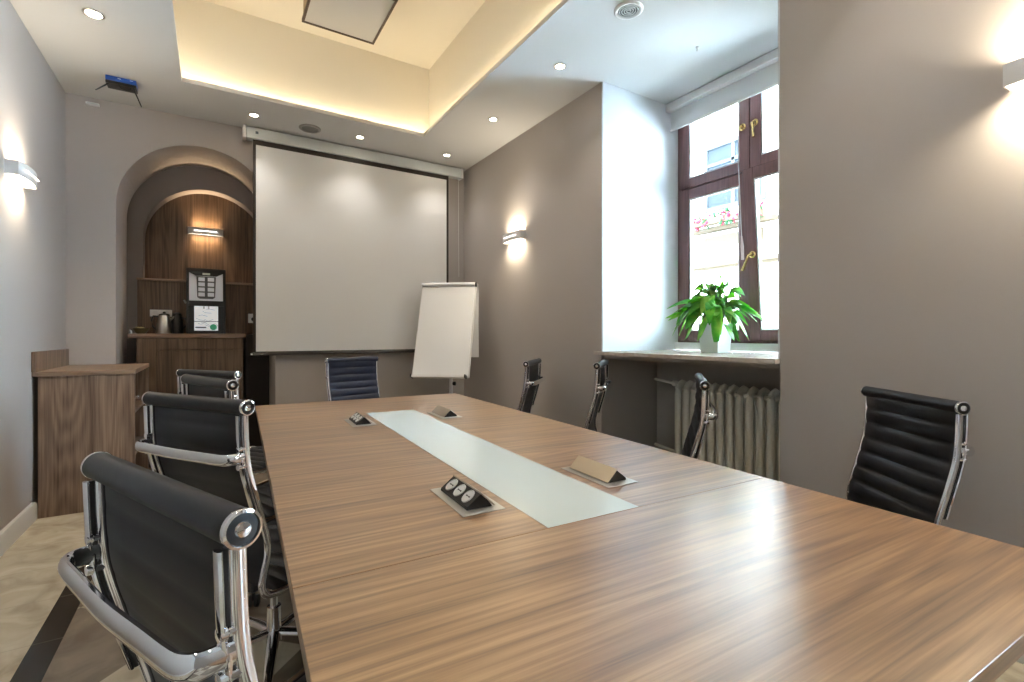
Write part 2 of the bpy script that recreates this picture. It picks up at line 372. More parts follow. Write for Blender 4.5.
# wall lamps
def sconce(name_label, loc, rz, L=.35, D=.085, H=.085, e=3.0, col=(1, .86, .64), group='wall lamps', spread=150):
    t = thing('wall_lamp', name_label, 'wall lamp', loc, rz, group)   # local: +X out of the wall, Y along
    def outl(g):   # bowed front in plan
        pts = [(0, -L / 2 + g), (D * .72, -L / 2 + g)]
        for i in range(1, 12):
            a = -1 + 2 * i / 12; pts.append((D * (.74 + .26 * (1 - a * a)) - g, a * (L / 2 - g)))
        return pts + [(D * .72, L / 2 - g), (0, L / 2 - g)]
    o = outl(0); m = MB()
    # shell: front band with thickness
    n = len(o); inner = outl(.006)
    vs = []; fs = []
    for q, z in ((o, -H / 2), (o, H / 2), (inner, H / 2), (inner, -H / 2)): vs += [(x, y, z) for x, y in q]
    for k in range(4):
        for i in range(n - 1): fs.append((k * n + i, k * n + i + 1, ((k + 1) % 4) * n + i + 1, ((k + 1) % 4) * n + i))
    m.add(vs, fs); m.build('shade', SCON, t)
    MB().box(D * .99, D * 1.015, -L * .32, L * .32, -.0035, .0035).build('light_slot', mat('slot_' + str(len(bpy.data.materials)), (1, 1, 1), emit=(1, .95, .85), es=3), t)
    MB().box(.001, .012, -L / 2 + .01, L / 2 - .01, -.03, .03).build('back_plate', WHITE, t)
    MB().box(.012, .05, -.012, .012, -.02, .02).build('bracket', WHITE, t)
    for sgn in (1, -1):
        b = MB().prism([(p[0] * .94 + .003, p[1] * .97) for p in outl(.004)], 2, sgn * H * .38, sgn * H * .36).build('diffuser', SCLED, t)
        l = bpy.data.lights.new('wall_lamp_glow', 'AREA'); l.shape = 'RECTANGLE'; l.size = D * .7; l.size_y = L * .75; l.energy = e; l.color = col; l.spread = R(spread)
        lo = bpy.data.objects.new('wall_lamp_glow', l); C.objects.link(lo); lo.parent = t
        lo.location = (D * .45, 0, sgn * (H / 2 + .002)); lo.rotation_euler = (R(180) if sgn > 0 else 0, 0, 0)
    return t
sconce('curved white up-and-down wall lamp on the left wall', (XL, 4.145, 2.243), 0)
sconce('curved white up-and-down wall lamp lit between screen and window', (XR, 4.145, 2.243), R(180))
sconce('curved white up-and-down wall lamp cut off by right edge of the view', (XR, .40, 2.24), R(180), e=8)
sconce('slim grey up-and-down wall lamp on wood panel in the arched niche', (-.064, 6.178, 2.36), R(-90), L=.32, D=.07, H=.07, e=1.3, col=(1, .72, .42), spread=110)

# ------------------------------------------------------------------ arched niche with counter
t = thing('wall_panelling', 'dark walnut panelling filling the back of the arched niche', 'panelling', (0, 0, 0))
MB().box(-.72, .62, 6.18, 6.2, 1.3, 3.0).build('upper_panel', PANW, t)
MB().box(-.63, .53, 5.955, 5.985, 1.262, 1.79).build('lower_panel', PANW, t)
MB().box(-.635, .533, 5.945, 6.18, 1.79, 1.812).build('ledge', CABT, t, bevel=.002)
t = thing('counter_cabinet', 'tall walnut coffee counter with drawers standing in the arched niche', 'cabinet', (0, 0, 0))
MB().box(-.60, .262, 5.62, 5.95, .08, 1.222).build('body', PANW, t)
MB().box(-.665, .285, 5.595, 5.953, 1.223, 1.262).build('worktop', CABT, t, bevel=.003)
MB().box(-.59, .25, 5.66, 5.94, 0, .08).build('plinth', DARKGAP, t)
MB().box(-.598, -.452, 5.602, 5.619, .09, 1.215).build('side_panel', PANW, t, bevel=.0015)
for a, b in ((-.446, -.098), (-.092, .258)):
    dr = MB().box(a, b, 5.600, 5.619, 1.108, 1.215).build('drawer', PANW, t, bevel=.0015)
    dd = MB().box(a, b, 5.600, 5.619, .09, 1.102).build('door', PANW, t, bevel=.0015)
tag(MB().box(.30, .53, 5.94, 5.958, 0, 1.25).build('void_shade', DARKGAP), 'very dark sheet painting the shade of the void right of the coffee counter', 'board')  # dark sheet stands in for shade in the empty gap
# coffee machine
zc = 1.263
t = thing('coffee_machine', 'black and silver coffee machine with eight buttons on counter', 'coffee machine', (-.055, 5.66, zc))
m = MB(); m.box(-.158, .158, .02, .27, 0, .635); m.box(-.165, .165, .0, .02, .618, .645); m.box(-.165, -.150, -.0, .02, 0, .62); m.box(.150, .165, 0, .02, 0, .62)
m.box(-.15, .15, .0, .02, .275, .325); m.box(-.15, .15, -.012, .02, 0, .028)
m.build('housing', BLACK, t, bevel=.003)
MB().box(-.142, .142, .002, .019, .325, .60).build('door_panel', SILW, t, bevel=.003)
m = MB().prism([(-.15, .605), (-.085, .57), (.085, .57), (.15, .605), (.15, .618), (-.15, .618)], 1, -.004, .006); m.build('top_trim', BLACK, t)
MB().box(-.032, .032, -.008, -.003, .58, .6).build('display', mat('lcd', (.55, .6, .5), .3), t)
kp = MB().prism([(-.075, .36), (-.055, .345), (.055, .345), (.075, .36), (.082, .565), (-.082, .565)], 1, -.003, .004).build('keypad', mat('keypad_grey', (.08, .085, .1), .4), t)
for i in range(4):
    for s in (-1, 1):
        m = MB().box(min(s * .012, s * .066), max(s * .012, s * .066), -.007, -.002, .368 + i * .05, .405 + i * .05)
        m.build('button', SILW, kp, bevel=.002)
# weakly emissive white panel with modelled twig lines and a green disc
MB().box(-.10, .10, .004, .016, .03, .272).build('emissive_front', mat('bright_panel', (.85, .87, .9), .06, emit=(.9, .95, 1), es=.22), t)
m = MB()
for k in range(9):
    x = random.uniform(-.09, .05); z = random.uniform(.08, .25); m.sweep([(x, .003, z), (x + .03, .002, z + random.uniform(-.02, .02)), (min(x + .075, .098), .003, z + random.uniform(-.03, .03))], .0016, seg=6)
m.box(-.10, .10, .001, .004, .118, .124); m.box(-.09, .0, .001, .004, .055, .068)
m.build('twig_pattern', mat('twig_grey', (.12, .13, .17), .5), t)
MB().lathe([(.012, 0), (.03, .0015), (.02, .003)], (.06, 0.0, .065), axis='y', seg=18).build('green_disc', mat('disc_green', (.05, .45, .25), .5), t)
for x in (-.02, .02): MB().cyl((x, -.01, .27), (x, -.01, .245), .006).build('spout', STEEL, t)
m = MB().cyl((-.17, .06, .30), (-.185, .06, .33), .008); m.build('lever', STEEL, t)
# kettle, jug, bowl, sockets
t = thing('steel_kettle', 'shiny steel kettle with black handle on the coffee counter', 'kettle', (-.40, 5.75, zc))
MB().lathe([(.0, 0), (.062, 0), (.066, .01), (.06, .09), (.047, .165), (.045, .175)], seg=32).build('body', STEEL, t)
MB().lathe([(.046, .175), (.042, .187), (.012, .195), (.012, .21), (.005, .214)], seg=24).build('lid', BLACK, t)
MB().sweep([(-.045, 0, .165), (-.085, 0, .17), (-.1, 0, .13), (-.09, 0, .07), (-.06, 0, .04)], .009, seg=10).build('handle', BLACK, t)
MB().sweep([(.045, 0, .13), (.07, 0, .155), (.078, 0, .17)], .014, .010, seg=10, taper=[1, .8, .5]).build('spout', STEEL, t)
t = thing('coffee_jug', 'black thermos jug between the steel kettle and coffee machine', 'jug', (-.305, 5.85, zc))
MB().lathe([(0, 0), (.05, 0), (.054, .01), (.054, .12), (.04, .165), (.036, .185)], seg=28).build('body', BLACK, t)
MB().lathe([(.037, .185), (.036, .2), (.01, .21)], seg=20).build('lid', BLACK, t)
MB().sweep([(.04, 0, .16), (.075, 0, .15), (.08, 0, .09), (.053, 0, .05)], .007, seg=8).build('handle', BLACK, t)
t = thing('snack_bowl', 'low green and brown bowl at left end of coffee counter', 'bowl', (-.575, 5.72, zc))
MB().lathe([(0, 0), (.035, 0), (.05, .02), (.066, .05), (.06, .05), (.045, .02), (0, .012)], seg=30).build('bowl', mat('bowl_glaze', (.10, .085, .035), .4), t)
m = MB()
for k in range(22):
    a, rr = random.uniform(0, 6.28), random.uniform(0, .042)
    m.lathe([(.002, 0), (.008, .003), (.009, .008), (.004, .013)], (rr * math.cos(a), rr * math.sin(a), .04 + random.uniform(0, .012)), seg=8)
m.build('contents', mat('snack', (.26, .22, .09), .6), t)
t = thing('wall_socket', 'white multi-gang wall socket behind the kettle', 'socket', (-.44, 5.955, 1.468), 0)
MB().box(-.09, .09, -.012, 0, -.034, .034).build('plate', WHITE, t, bevel=.003)
for k in (-1, 1): MB().lathe([(.024, -.0125), (.022, -.0135), (.019, -.008)], (k * .045, 0, 0), axis='y', seg=20).build('outlet', SCON, t)
t = thing('wall_socket', 'white wall socket with black plug beside the screen edge', 'socket', (.365, 5.955, 1.43), 0)
MB().box(-.04, .04, -.012, 0, -.05, .05).build('plate', WHITE, t, bevel=.003)
MB().lathe([(.02, -.045), (.022, -.04), (.022, -.012)], (.01, 0, -.01), axis='y', seg=16).build('plug', BLACK, t)
MB().sweep([(.01, -.04, -.02), (.01, -.05, -.06), (.015, -.03, -.12), (.02, -.02, -.16)], .004, seg=8).build('cord', BLACK, t)
t = thing('salt_shaker', 'tiny glass shaker at the far left corner of coffee counter', 'shaker', (-.645, 5.63, zc))
MB().lathe([(0, 0), (.012, 0), (.013, .02), (.01, .03)], seg=14).build('body', STEEL, t)
MB().lathe([(.0105, .03), (.010, .038), (.003, .041)], seg=14).build('cap', CHROME, t)

# ------------------------------------------------------------------ low corner cabinet on the left
t = thing('corner_cabinet', 'low walnut cabinet with open end shelves standing in left corner', 'cabinet', (0, 0, 0))
x0, x1, y0, y1 = XL + .03, -.487, 4.48, 5.35
MB().box(x0, x1, y0, y0 + .018, 0, .965).build('side_panel', CABW, t, bevel=.001)
MB().box(x0, x1, y1 - .018, y1, .02, .965).build('side_panel', CABW, t)
MB().box(x0, x0 + .018, y0 + .018, y1 - .018, .02, .965).build('back_panel', CABW, t)
MB().box(x0 + .018, x1 - .012, y0 + .018, y1 - .018, .02, .05).build('bottom_panel', CABW, t)
for z in (.34, .66): MB().box(x0 + .018, x1 - .012, y0 + .018, y1 - .018, z, z + .018).build('shelf', CABW, t)
MB().box(x0 + .3, x0 + .315, y0 + .018, y1 - .018, .05, .965).build('divider', CABW, t)
MB().box(x0 - .028, x1 + .006, y0 - .012, y1 + .003, .966, .998).build('top', CABT, t, bevel=.002)
MB().box(x0 - .028, x0 - .008, y0 - .02, y1 + .003, .9985, 1.135).build('backsplash', CABW, t, bevel=.001)
MB().lathe([(.006, 0), (.006, .012), (.012, .016), (.012, .024), (.004, .026)], (x1 - .004, y0 + .05, .79), axis='x', seg=16).build('knob', CHROME, t)

# ------------------------------------------------------------------ projection screen
t = thing('projection_screen', 'large pulled-down white projection screen with black border', 'screen', (0, 0, 0))
ys = 5.27
MB().box(.272, 2.54, ys - .02, ys + .075, 3.142, 3.252).build('case', CASE, t, bevel=.006)
MB().box(.243, .271, ys - .026, ys + .078, 3.136, 3.258).build('end_cap', WHITE, t, bevel=.005)
MB().box(2.541, 2.568, ys - .026, ys + .078, 3.136, 3.258).build('end_cap', WHITE, t, bevel=.005)
MB().box(.35, .375, ys - .022, ys - .0205, 3.19, 3.215).build('maker_plate', mat('plate_grey', (.09, .12, .16), .4), t)
m = MB(); m.box(.355, 2.362, ys + .01, ys + .012, 1.075, 3.15)
fab = m.build('fabric', SCREENM, t)
m = MB(); a, b, z0, z1 = .330, 2.387, 1.075, 3.15
m.box(a, .3555, ys + .008, ys + .014, z0, z1); m.box(2.3615, b, ys + .008, ys + .014, z0, z1); m.box(.3555, 2.3615, ys + .008, ys + .014, 3.095, z1)
m.box(.3555, 2.3615, ys + .008, ys + .014, z0, 1.088); m.build('border', SCREENB, t)
MB().box(a - .004, b + .004, ys + .002, ys + .022, 1.050, 1.080).build('bottom_bar', mat('bar_dark', (.05, .042, .036), .4), t, bevel=.004)
for x in (a - .02, b + .004): MB().box(x, x + .016, ys + .004, ys + .02, 1.056, 1.072).build('bar_cap', WHITE, t, bevel=.002)
MB().sweep([(2.515, ys, 3.14), (2.516, ys + .002, 2.5), (2.520, ys, 1.95)], .0028, seg=6).build('pull_cord', WHITE, t)

# ------------------------------------------------------------------ flip chart
fx = Vector((2.005, 4.645)); fa = R(229)     # facing direction in plan
t = thing('flip_chart', 'white paper flip chart easel leaning in the corner beside screen', 'flip chart', (fx.x, fx.y, 0), fa + R(90))
# local: -Y faces the viewer, board leans back to +Y with height
def FM(): return Matrix.Translation((0, 0, .83)) @ Matrix.Rotation(math.atan2(.33, 1.0), 4, 'X').inverted()
Mx = FM()
MB().box(-.31, .31, .008, .03, -.02, 1.04, Mx).build('board', WHITE, t, bevel=.004)
MB().box(-.297, .297, -.008, .007, .0, 1.0, Mx).build('paper_pad', PAPER, t)
m = MB(); m.sweep([Mx @ Vector((-.30, -.006, 1.025)), Mx @ Vector((.30, -.006, 1.025))], .03, .022, seg=20); m.build('paper_roll', PAPER, t)
m = MB(); m.sweep([Mx @ Vector((.3005, .0, 1.025)), Mx @ Vector((.315, .0, 1.025))], .026, .026, seg=16); m.build('clamp_knob', BLACK, t)
m = MB(); m.box(-.30, .27, -.055, .008, -.03, -.022, Mx); m.box(-.30, .27, -.058, -.052, -.03, -.008, Mx); m.build('pen_tray', WHITE, t)
for x in (-.304, .272): MB().box(x, x + .014, -.06, .012, -.034, .0, Mx).build('tray_end', BLACK, t)
MB().cyl(Mx @ Vector((-.08, -.03, -.016)), Mx @ Vector((.0, -.03, -.016)), .006, 10).build('marker_pen', BLACK, t)
# sheets thrown over the back
m = MB(); pts = []
for k, (y, z) in enumerate([(.01, 1.055), (.05, 1.05), (.07, 1.0), (.075, .8), (.07, .5), (.085, .25)]): pts.append(Mx @ Vector((0, y, z)))
p0 = Mx @ Vector((0, .02, 1.05)); prof = [(p0.y, p0.z), (p0.y + .06, p0.z - .005), (p0.y + .085, p0.z - .1), (p0.y + .07, p0.z - .45), (p0.y + .09, p0.z - .82)]
for i in range(len(prof) - 1):
    (ya, za), (yb, zb) = prof[i], prof[i + 1]
    m.add([(-.27, ya, za), (.31, ya, za), (.31, yb, zb), (-.27, yb, zb), (-.27, ya + .004, za), (.31, ya + .004, za), (.31, yb + .004, zb), (-.27, yb + .004, zb)],
          [(0, 1, 2, 3), (7, 6, 5, 4), (1, 5, 6, 2), (0, 3, 7, 4), (3, 2, 6, 7), (0, 4, 5, 1)])
m.build('turned_sheets', PAPER, t)
MB().cyl((.04, .27, .06), (.04, .27, 1.44), .019, 18).build('pole', SCON, t)
MB().box(.0, .08, .125, .285, 1.05, 1.09).build('bracket', STEEL, t, bevel=.004)
MB().lathe([(.018, 0), (.022, .015), (.022, .03), (.01, .036)], (.06, .27, .72), axis='x', seg=14).build('clamp_knob', BLACK, t)
MB().cyl((.04, .27, .02), (.04, .27, .07), .035, 20).build('hub', BLACK, t)
for k in range(5):
    a = k * 2 * math.pi / 5 + .3; c_, s_ = math.cos(a), math.sin(a)
    MB().sweep([(.04 + .03 * c_, .27 + .03 * s_, .058), (.04 + .2 * c_, .27 + .2 * s_, .055), (.04 + .30 * c_, .27 + .30 * s_, .05)], .016, .010, seg=10, taper=[1, .85, .6]).build('foot', SCON, t)
    MB().lathe([(.006, .002), (.022, .004), (.022, .018), (.006, .02)], (.04 + .30 * c_, .27 + .30 * s_, .02), axis='x', seg=14).build('castor', BLACK, t)

# ------------------------------------------------------------------ window
WX = 3.53; JL, JR = 2.872, 1.475; MY = 2.19
t = struct(bpy.data.objects.new('window_1', None)); C.objects.link(t)
def frame_rect(m, x0, x1, y0, y1, z0, z1, w_, M=None):
    m.box(x0, x1, y0, y0 + w_, z0, z1, M); m.box(x0, x1, y1 - w_, y1, z0, z1, M)
    m.box(x0, x1, y0 + w_, y1 - w_, z0, z0 + w_, M); m.box(x0, x1, y0 + w_, y1 - w_, z1 - w_, z1, M)
m = MB(); frame_rect(m, WX, WX + .07, 1.462, 2.885, 1.185, 3.215, .06); m.box(WX + .01, WX + .07, MY - .03, MY + .03, 1.2, 3.2); m.box(WX + .01, WX + .07, JR, JL, 2.49, 2.55)
m.build('window_frame', MAHOG, t, bevel=.003)
MB().box(WX - .045, WX + .03, 1.462, 2.885, 1.12, 1.185).build('sill_strip', WHITE, t, bevel=.004)
def sash(name, y0, y1, z0, z1, tilt=0):
    M = Matrix.Translation((WX - .012, 0, z0)) @ Matrix.Rotation(-tilt, 4, 'Y') if tilt else Matrix.Translation((WX - .012, 0, z0))
    o = MB(); frame_rect(o, 0, .06, y0, y1, 0, z1 - z0, .085, M); s_ = o.build('sash', MAHOG, t, bevel=.004)
    o = MB(); frame_rect(o, .008, .016, y0 + .083, y1 - .083, .083, z1 - z0 - .083, .014, M); o.build('glazing_bead', SEAL, s_)
    MB().box(.03, .034, y0 + .084, y1 - .084, .084, z1 - z0 - .084, M).build('pane', GLASS, s_)
    return M, s_
sash('sash', MY + .003, 2.835, 2.525, 3.19); Mu, su = sash('sash', 1.51, MY - .003, 2.525, 3.19)
sash('sash', MY + .003, 2.835, 1.20, 2.515); Ml, sl = sash('sash', 1.51, MY - .003, 1.20, 2.505, R(4.6))
def handle(p, par, lever=True, down=(0, -.012, -.12)):
    x, y, z = p
    MB().lathe([(.005, 0), (.026, -.001), (.028, -.007), (.018, -.012), (.012, -.03), (.005, -.034)], (x, y, z), axis='x', seg=18).build('handle_rosette', GOLD, par)
    if lever: MB().sweep([(x - .028, y, z), (x - .04, y + down[1] * .2, z - .008), (x - .042, y + down[1] * .5, z + down[2] * .5), (x - .04, y + down[1], z + down[2])], .013, .010, seg=10, taper=[.8, 1, .9, 1.1]).build('handle', GOLD, par)
handle((WX - .013, 2.145, 2.87), t); handle((WX - .013, 2.245, 2.87), t, False)
handle((WX - .058, 2.135, 1.86), t, True, (0, .06, -.12))
t2 = struct(bpy.data.objects.new('window_2', None)); C.objects.link(t2)
m = MB(); frame_rect(m, WX, WX + .07, -1.65, -.45, 1.09, 3.2, .06); m.box(WX, WX + .06, -1.10, -1.0, 1.1, 3.15); m.box(WX, WX + .06, -1.6, -.5, 2.45, 2.6); m.build('window_frame', MAHOG, t2)
MB().box(WX + .03, WX + .034, -1.6, -.5, 1.14, 3.15).build('pane', GLASS, t2)
# sill
s = MB(); s.box(2.63, 3.47, 1.474, 2.873, 1.092, 1.12); s.box(2.585, 2.6295, 1.464, 2.93, 1.092, 1.12)
o = s.build('window_sill', SILL, bevel=.003); struct(o); o.name = 'trim_2'
o = MB().box(2.66, 3.27, 1.463, 2.884, 1.060, 1.0915).build('trim_3', mat('sill_board', (.36, .32, .28), .6)); struct(o)
# roller blind
t = thing('roller_blind', 'white roller blind mostly rolled up at top of window', 'blind', (0, 0, 0))
MB().box(3.36, 3.46, 1.478, 2.868, 3.195, 3.262).build('cassette', WHITE, t, bevel=.008)
MB().box(3.412, 3.416, 1.49, 2.855, 3.045, 3.2).build('fabric', BLIND, t)
MB().box(3.407, 3.421, 1.488, 2.857, 3.028, 3.048).build('bottom_bar', WHITE, t, bevel=.004)
t = thing('pull_cord', 'thin white cord with tassel hanging in front of the window', 'cord', (3.402, 2.21, 3.04))
MB().sweep([(0, 0, 0), (-.003, -.005, -.5), (0, -.028, -1.05)], .0035, seg=6).build('cord', WHITE, t)
MB().sweep([(0, -.028, -1.04), (0, -.033, -1.12), (0, -.036, -1.22)], .012, seg=10, taper=[.5, 1, .9]).build('tassel', mat('tassel_pink', (.72, .6, .58), .6), t)

# potted plant
PX, PY, PZ = 3.165, 2.24, 1.1205
t = thing('potted_plant', 'leafy green plant arching from square white pot on window sill', 'plant', (PX, PY, PZ))
m = MB(); a, b, h = .072, .088, .215
vs = [(-a, -a, 0), (a, -a, 0), (a, a, 0), (-a, a, 0), (-b, -b, h), (b, -b, h), (b, b, h), (-b, b, h)]
i_ = .078; vs += [(-i_, -i_, h), (i_, -i_, h), (i_, i_, h), (-i_, i_, h), (-i_, -i_, h - .03), (i_, -i_, h - .03), (i_, i_, h - .03), (-i_, i_, h - .03)]
m.add(vs, [(3, 2, 1, 0), (0, 1, 5, 4), (1, 2, 6, 5), (2, 3, 7, 6), (3, 0, 4, 7), (4, 5, 9, 8), (5, 6, 10, 9), (6, 7, 11, 10), (7, 4, 8, 11), (8, 9, 13, 12), (9, 10, 14, 13), (10, 11, 15, 14), (11, 8, 12, 15)])
m.build('pot', POTM, t, bevel=.003)
MB().box(-.0775, .0775, -.0775, .0775, h - .05, h - .028).build('soil', SOIL, t)
lm = MB(); st = MB()
def leaf(base, d, reach, top, W, fall):
    """petiole rises from the pot and arcs outwards; the lance-shaped blade bends over at its end"""
    dx, dy = math.cos(d), math.sin(d); n = 12; P = []
    for i in range(n + 1):
        s_ = i / n; rr = reach * (s_ ** 1.35); z = h - .04 + top * math.sin(min(1, s_ * 1.25) * math.pi / 2) - fall * max(0, s_ - .45) ** 1.6 * 2.4
        P.append(Vector((min(base[0] + dx * rr, .20), base[1] + dy * rr, max(z, .035 + .05 * s_))))
    st.sweep(P[:8], .003, seg=5)
    side = Vector((-dy, dx, 0)); q = P[6:]; k = len(q); vs = []; tw = random.uniform(-.9, .9)
    for i, p in enumerate(q):
        s_ = i / (k - 1); ww = W * math.sin(math.pi * (.03 + .95 * s_)) ** .9
        sd_ = (side + Vector((0, 0, tw))).normalized(); up = Vector((0, 0, 1)) * ww * .22
        vs += [p + sd_ * ww + up, p + sd_ * ww * .5 + up * .3, p, p - sd_ * ww * .5 + up * .3, p - sd_ * ww + up]
    fs = []
    for i in range(k - 1):
        for c in range(4): fs.append((i * 5 + c, i * 5 + c + 1, i * 5 + c + 6, i * 5 + c + 5))
    lm.add(vs, fs)
for k in range(150):
    d_ = 2 * math.pi * k / 150 * 7.3 + random.uniform(-.3, .3)
    u_ = random.random(); reach = .08 + .27 * u_
    if math.cos(d_) > .35: reach *= .6
    leaf((random.uniform(-.05, .05), random.uniform(-.05, .05)), d_, reach, random.uniform(.17, .33) * (1.1 - .40 * u_), random.uniform(.028, .042), random.uniform(.03, .30) * (.25 + u_))
leaf((0, .0), R(300), .05, .38, .028, .0); leaf((-.02, -.03), R(248), .20, .05, .036, .16)
st.build('stems', STEM, t); o = lm.build('leaves', LEAF, t, ang=80)
o.modifiers.new('thick', 'SOLIDIFY').thickness = .0006

# ------------------------------------------------------------------ radiator
t = thing('radiator', 'old cream cast-iron column radiator below the window sill', 'radiator', (3.12, 0, 0))
ns = 12; pitch = .0735; yA = 2.50
for k in range(ns):
    y = yA - k * pitch; m = MB()
    for x in (-.05, 0, .05):
        m.sweep([(x, y, .16), (x, y, .20), (x, y, .79), (x, y, .865)], .018, .027, seg=12, up=(0, 1, 0), taper=[.8, 1, 1, .55])
    m.box(-.05, .05, y - .011, y + .011, .17, .85)
    m.sweep([(-.055, y, .83), (-.03, y, .865), (0, y, .878), (.03, y, .865), (.055, y, .83)], .024, .02, seg=10, up=(0, 1, 0))
    m.sweep([(-.055, y, .18), (0, y, .155), (.055, y, .18)], .024, .02, seg=10, up=(0, 1, 0))
    m.build('section', RADM, t)
m = MB(); m.cyl((0, yA + .03, .83), (0, yA - (ns - 1) * pitch - .03, .83), .021, 14); m.cyl((0, yA + .03, .19), (0, yA - (ns - 1) * pitch - .03, .19), .021, 14); m.build('manifold', RADM, t)
for y in (yA - pitch, yA - 10 * pitch): MB().box(-.06, .06, y - .008, y + .008, 0, .16).build('foot', RADM, t)
MB().cyl((0, yA + .02, .86), (0, yA + .27, .885), .011, 12).build('pipe', RADM, t)
MB().cyl((0, yA + .02, .32), (0, yA + .27, .345), .011, 12).build('pipe', RADM, t)
MB().lathe([(.012, -.02), (.022, -.014), (.022, .014), (.012, .02)], (0, yA + .07, .865), axis='y', seg=16).build('valve', RADM, t)
m = MB(); m.cyl((0, yA - 11 * pitch - .02, .83), (0, yA - 11 * pitch - .06, .83), .019, 14); m.build('end_valve', RADM, t)

# ------------------------------------------------------------------ table
TA = R(-2.5)
t = thing('conference_table', 'long light walnut conference table with white glass strip', 'table', (.10, .278, 0), TA)
TW, TL, ZT = 1.515, 3.567, .75
MB().box(0, TW, 0, .757, ZT - .034, ZT).build('tabletop', TOPW, t, bevel=.0015)
MB().box(0, TW, .7585, 2.855, ZT - .034, ZT).build('tabletop', TOPW, t, bevel=.0015)
MB().box(0, TW, 2.8565, TL, ZT - .034, ZT).build('tabletop', TOPW, t, bevel=.0015)
MB().box(.607, .917, .7600, 2.8535, ZT - .01, ZT + .0008).build('glass_inset', GLASSTOP, t)
m = MB()
for x in (.6045, .917): m.box(x, x + .0025, .7595, 2.854, ZT - .01, ZT + .0011)
m.build('inset_trim', STEEL, t)
for y in (.30, TL - .90): MB().box(.58, TW - .58, y, y + .04, 0, ZT - .035).build('panel_leg', EDGEW, t, bevel=.002)
for y in (.82, 2.72):
    for x in (.50, 1.0): MB().cyl((x, y, 0), (x, y, ZT - .035), .035, 24).build('leg', CHROME, t)
MB().box(.45, TW - .45, .4, TL - .4, ZT - .08, ZT - .036).build('under_frame', DARKGAP, t)
def T2W(u, v, z=ZT):
    c_, s_ = math.cos(TA), math.sin(TA); return (.10 + u * c_ - v * s_, .278 + u * s_ + v * c_, z)
# socket blocks set in the top
def power_block(u, v, side, label):
    """side -1: outlets face the table's left edge; +1: its right edge"""
    t = thing('power_block', label, 'socket block', T2W(u, v, ZT), TA, 'table socket blocks')
    MB().box(-.066, .066, -.134, .134, .0005, .003).build('plate', mat('plate_alu_' + str(int(u * 10)), (.66, .64, .6), .3, .6), t, bevel=.001)
    h, w1, w0, Ln = .045, .041 * side, -.040 * side, .102
    MB().prism([(w1, .004), (w1 * .98, .012), (-.004 * side, h), (w0 * .55, h * .62), (w0, .004)], 1, -Ln, Ln).build('socket_body', BLACK, t, bevel=.001)
    # sloping lid on the side away from the outlets
    o = MB().prism([(-.003 * side, h + .0035), (w0 - .006 * side, .0085), (w0 - .004 * side, .006), (-.001 * side, h)], 1, -Ln - .004, Ln + .004); o.build('lid', ALU, t)
    nx, nz = (h - .012), (w1 + .004 * side) * side; ln = math.hypot(nx, nz); nrm = Vector((side * nx / ln, 0, abs(nz) / ln))
    mid = Vector(((w1 * .98 - .004 * side) / 2, 0, (h + .012) / 2))
    for k in (-1, 0, 1):
        cc = mid + Vector((0, k * .062, 0)) + nrm * .0005
        o = MB().lathe([(.0225, 0), (.0225, .003), (.0205, .004), (.019, .0015), (.004, .0012)], seg=28).build('outlet', WHITE, t)
        o.location = cc; o.rotation_euler = nrm.to_track_quat('Z', 'Y').to_euler()
        p = MB(); p.cyl((-.0095, 0, .001), (-.0095, 0, .0022), .0026, 8); p.cyl((.0095, 0, .001), (.0095, 0, .0022), .0026, 8); p.box(-.006, .006, -.0012, .0012, .001, .0022)
        p.build('pin_holes', BLACK, o)
power_block(.508, 1.067, -1, 'socket block left of the glass strip, nearest, three white outlets facing left')
power_block(1.02, 1.066, 1, 'socket block right of the glass strip, nearest, with raised beige metal lid')
power_block(.505, 2.55, -1, 'small socket block with white outlets left of far end of glass strip')
power_block(1.02, 2.55, 1, 'small dark socket block right of far end of the glass strip')

# ------------------------------------------------------------------ chairs
BW = .255      # half width between rails
prof = [(0, 1.012), (.002, .93), (.006, .865), (.015, .81), (.036, .73), (.062, .64), (.080, .57), (.081, .52), (.068, .47), (.062, .43), (.075, .398), (.115, .383), (.20, .380), (.32, .392), (.45, .412), (.52, .415), (.565, .402), (.585, .375)]
def smooth(P, k=4):
    out = []
    n = len(P)
    for i in range(n - 1):
        p0, p1, p2, p3 = P[max(i - 1, 0)], P[i], P[i + 1], P[min(i + 2, n - 1)]
        for j in range(k):
            t_ = j / k
            out.append(tuple(.5 * ((2 * p1[q]) + (-p0[q] + p2[q]) * t_ + (2 * p0[q] - 5 * p1[q] + 4 * p2[q] - p3[q]) * t_ * t_ + (-p0[q] + 3 * p1[q] - 3 * p2[q] + p3[q]) * t_ ** 3) for q in range(2)))
    return out + [tuple(P[-1])]
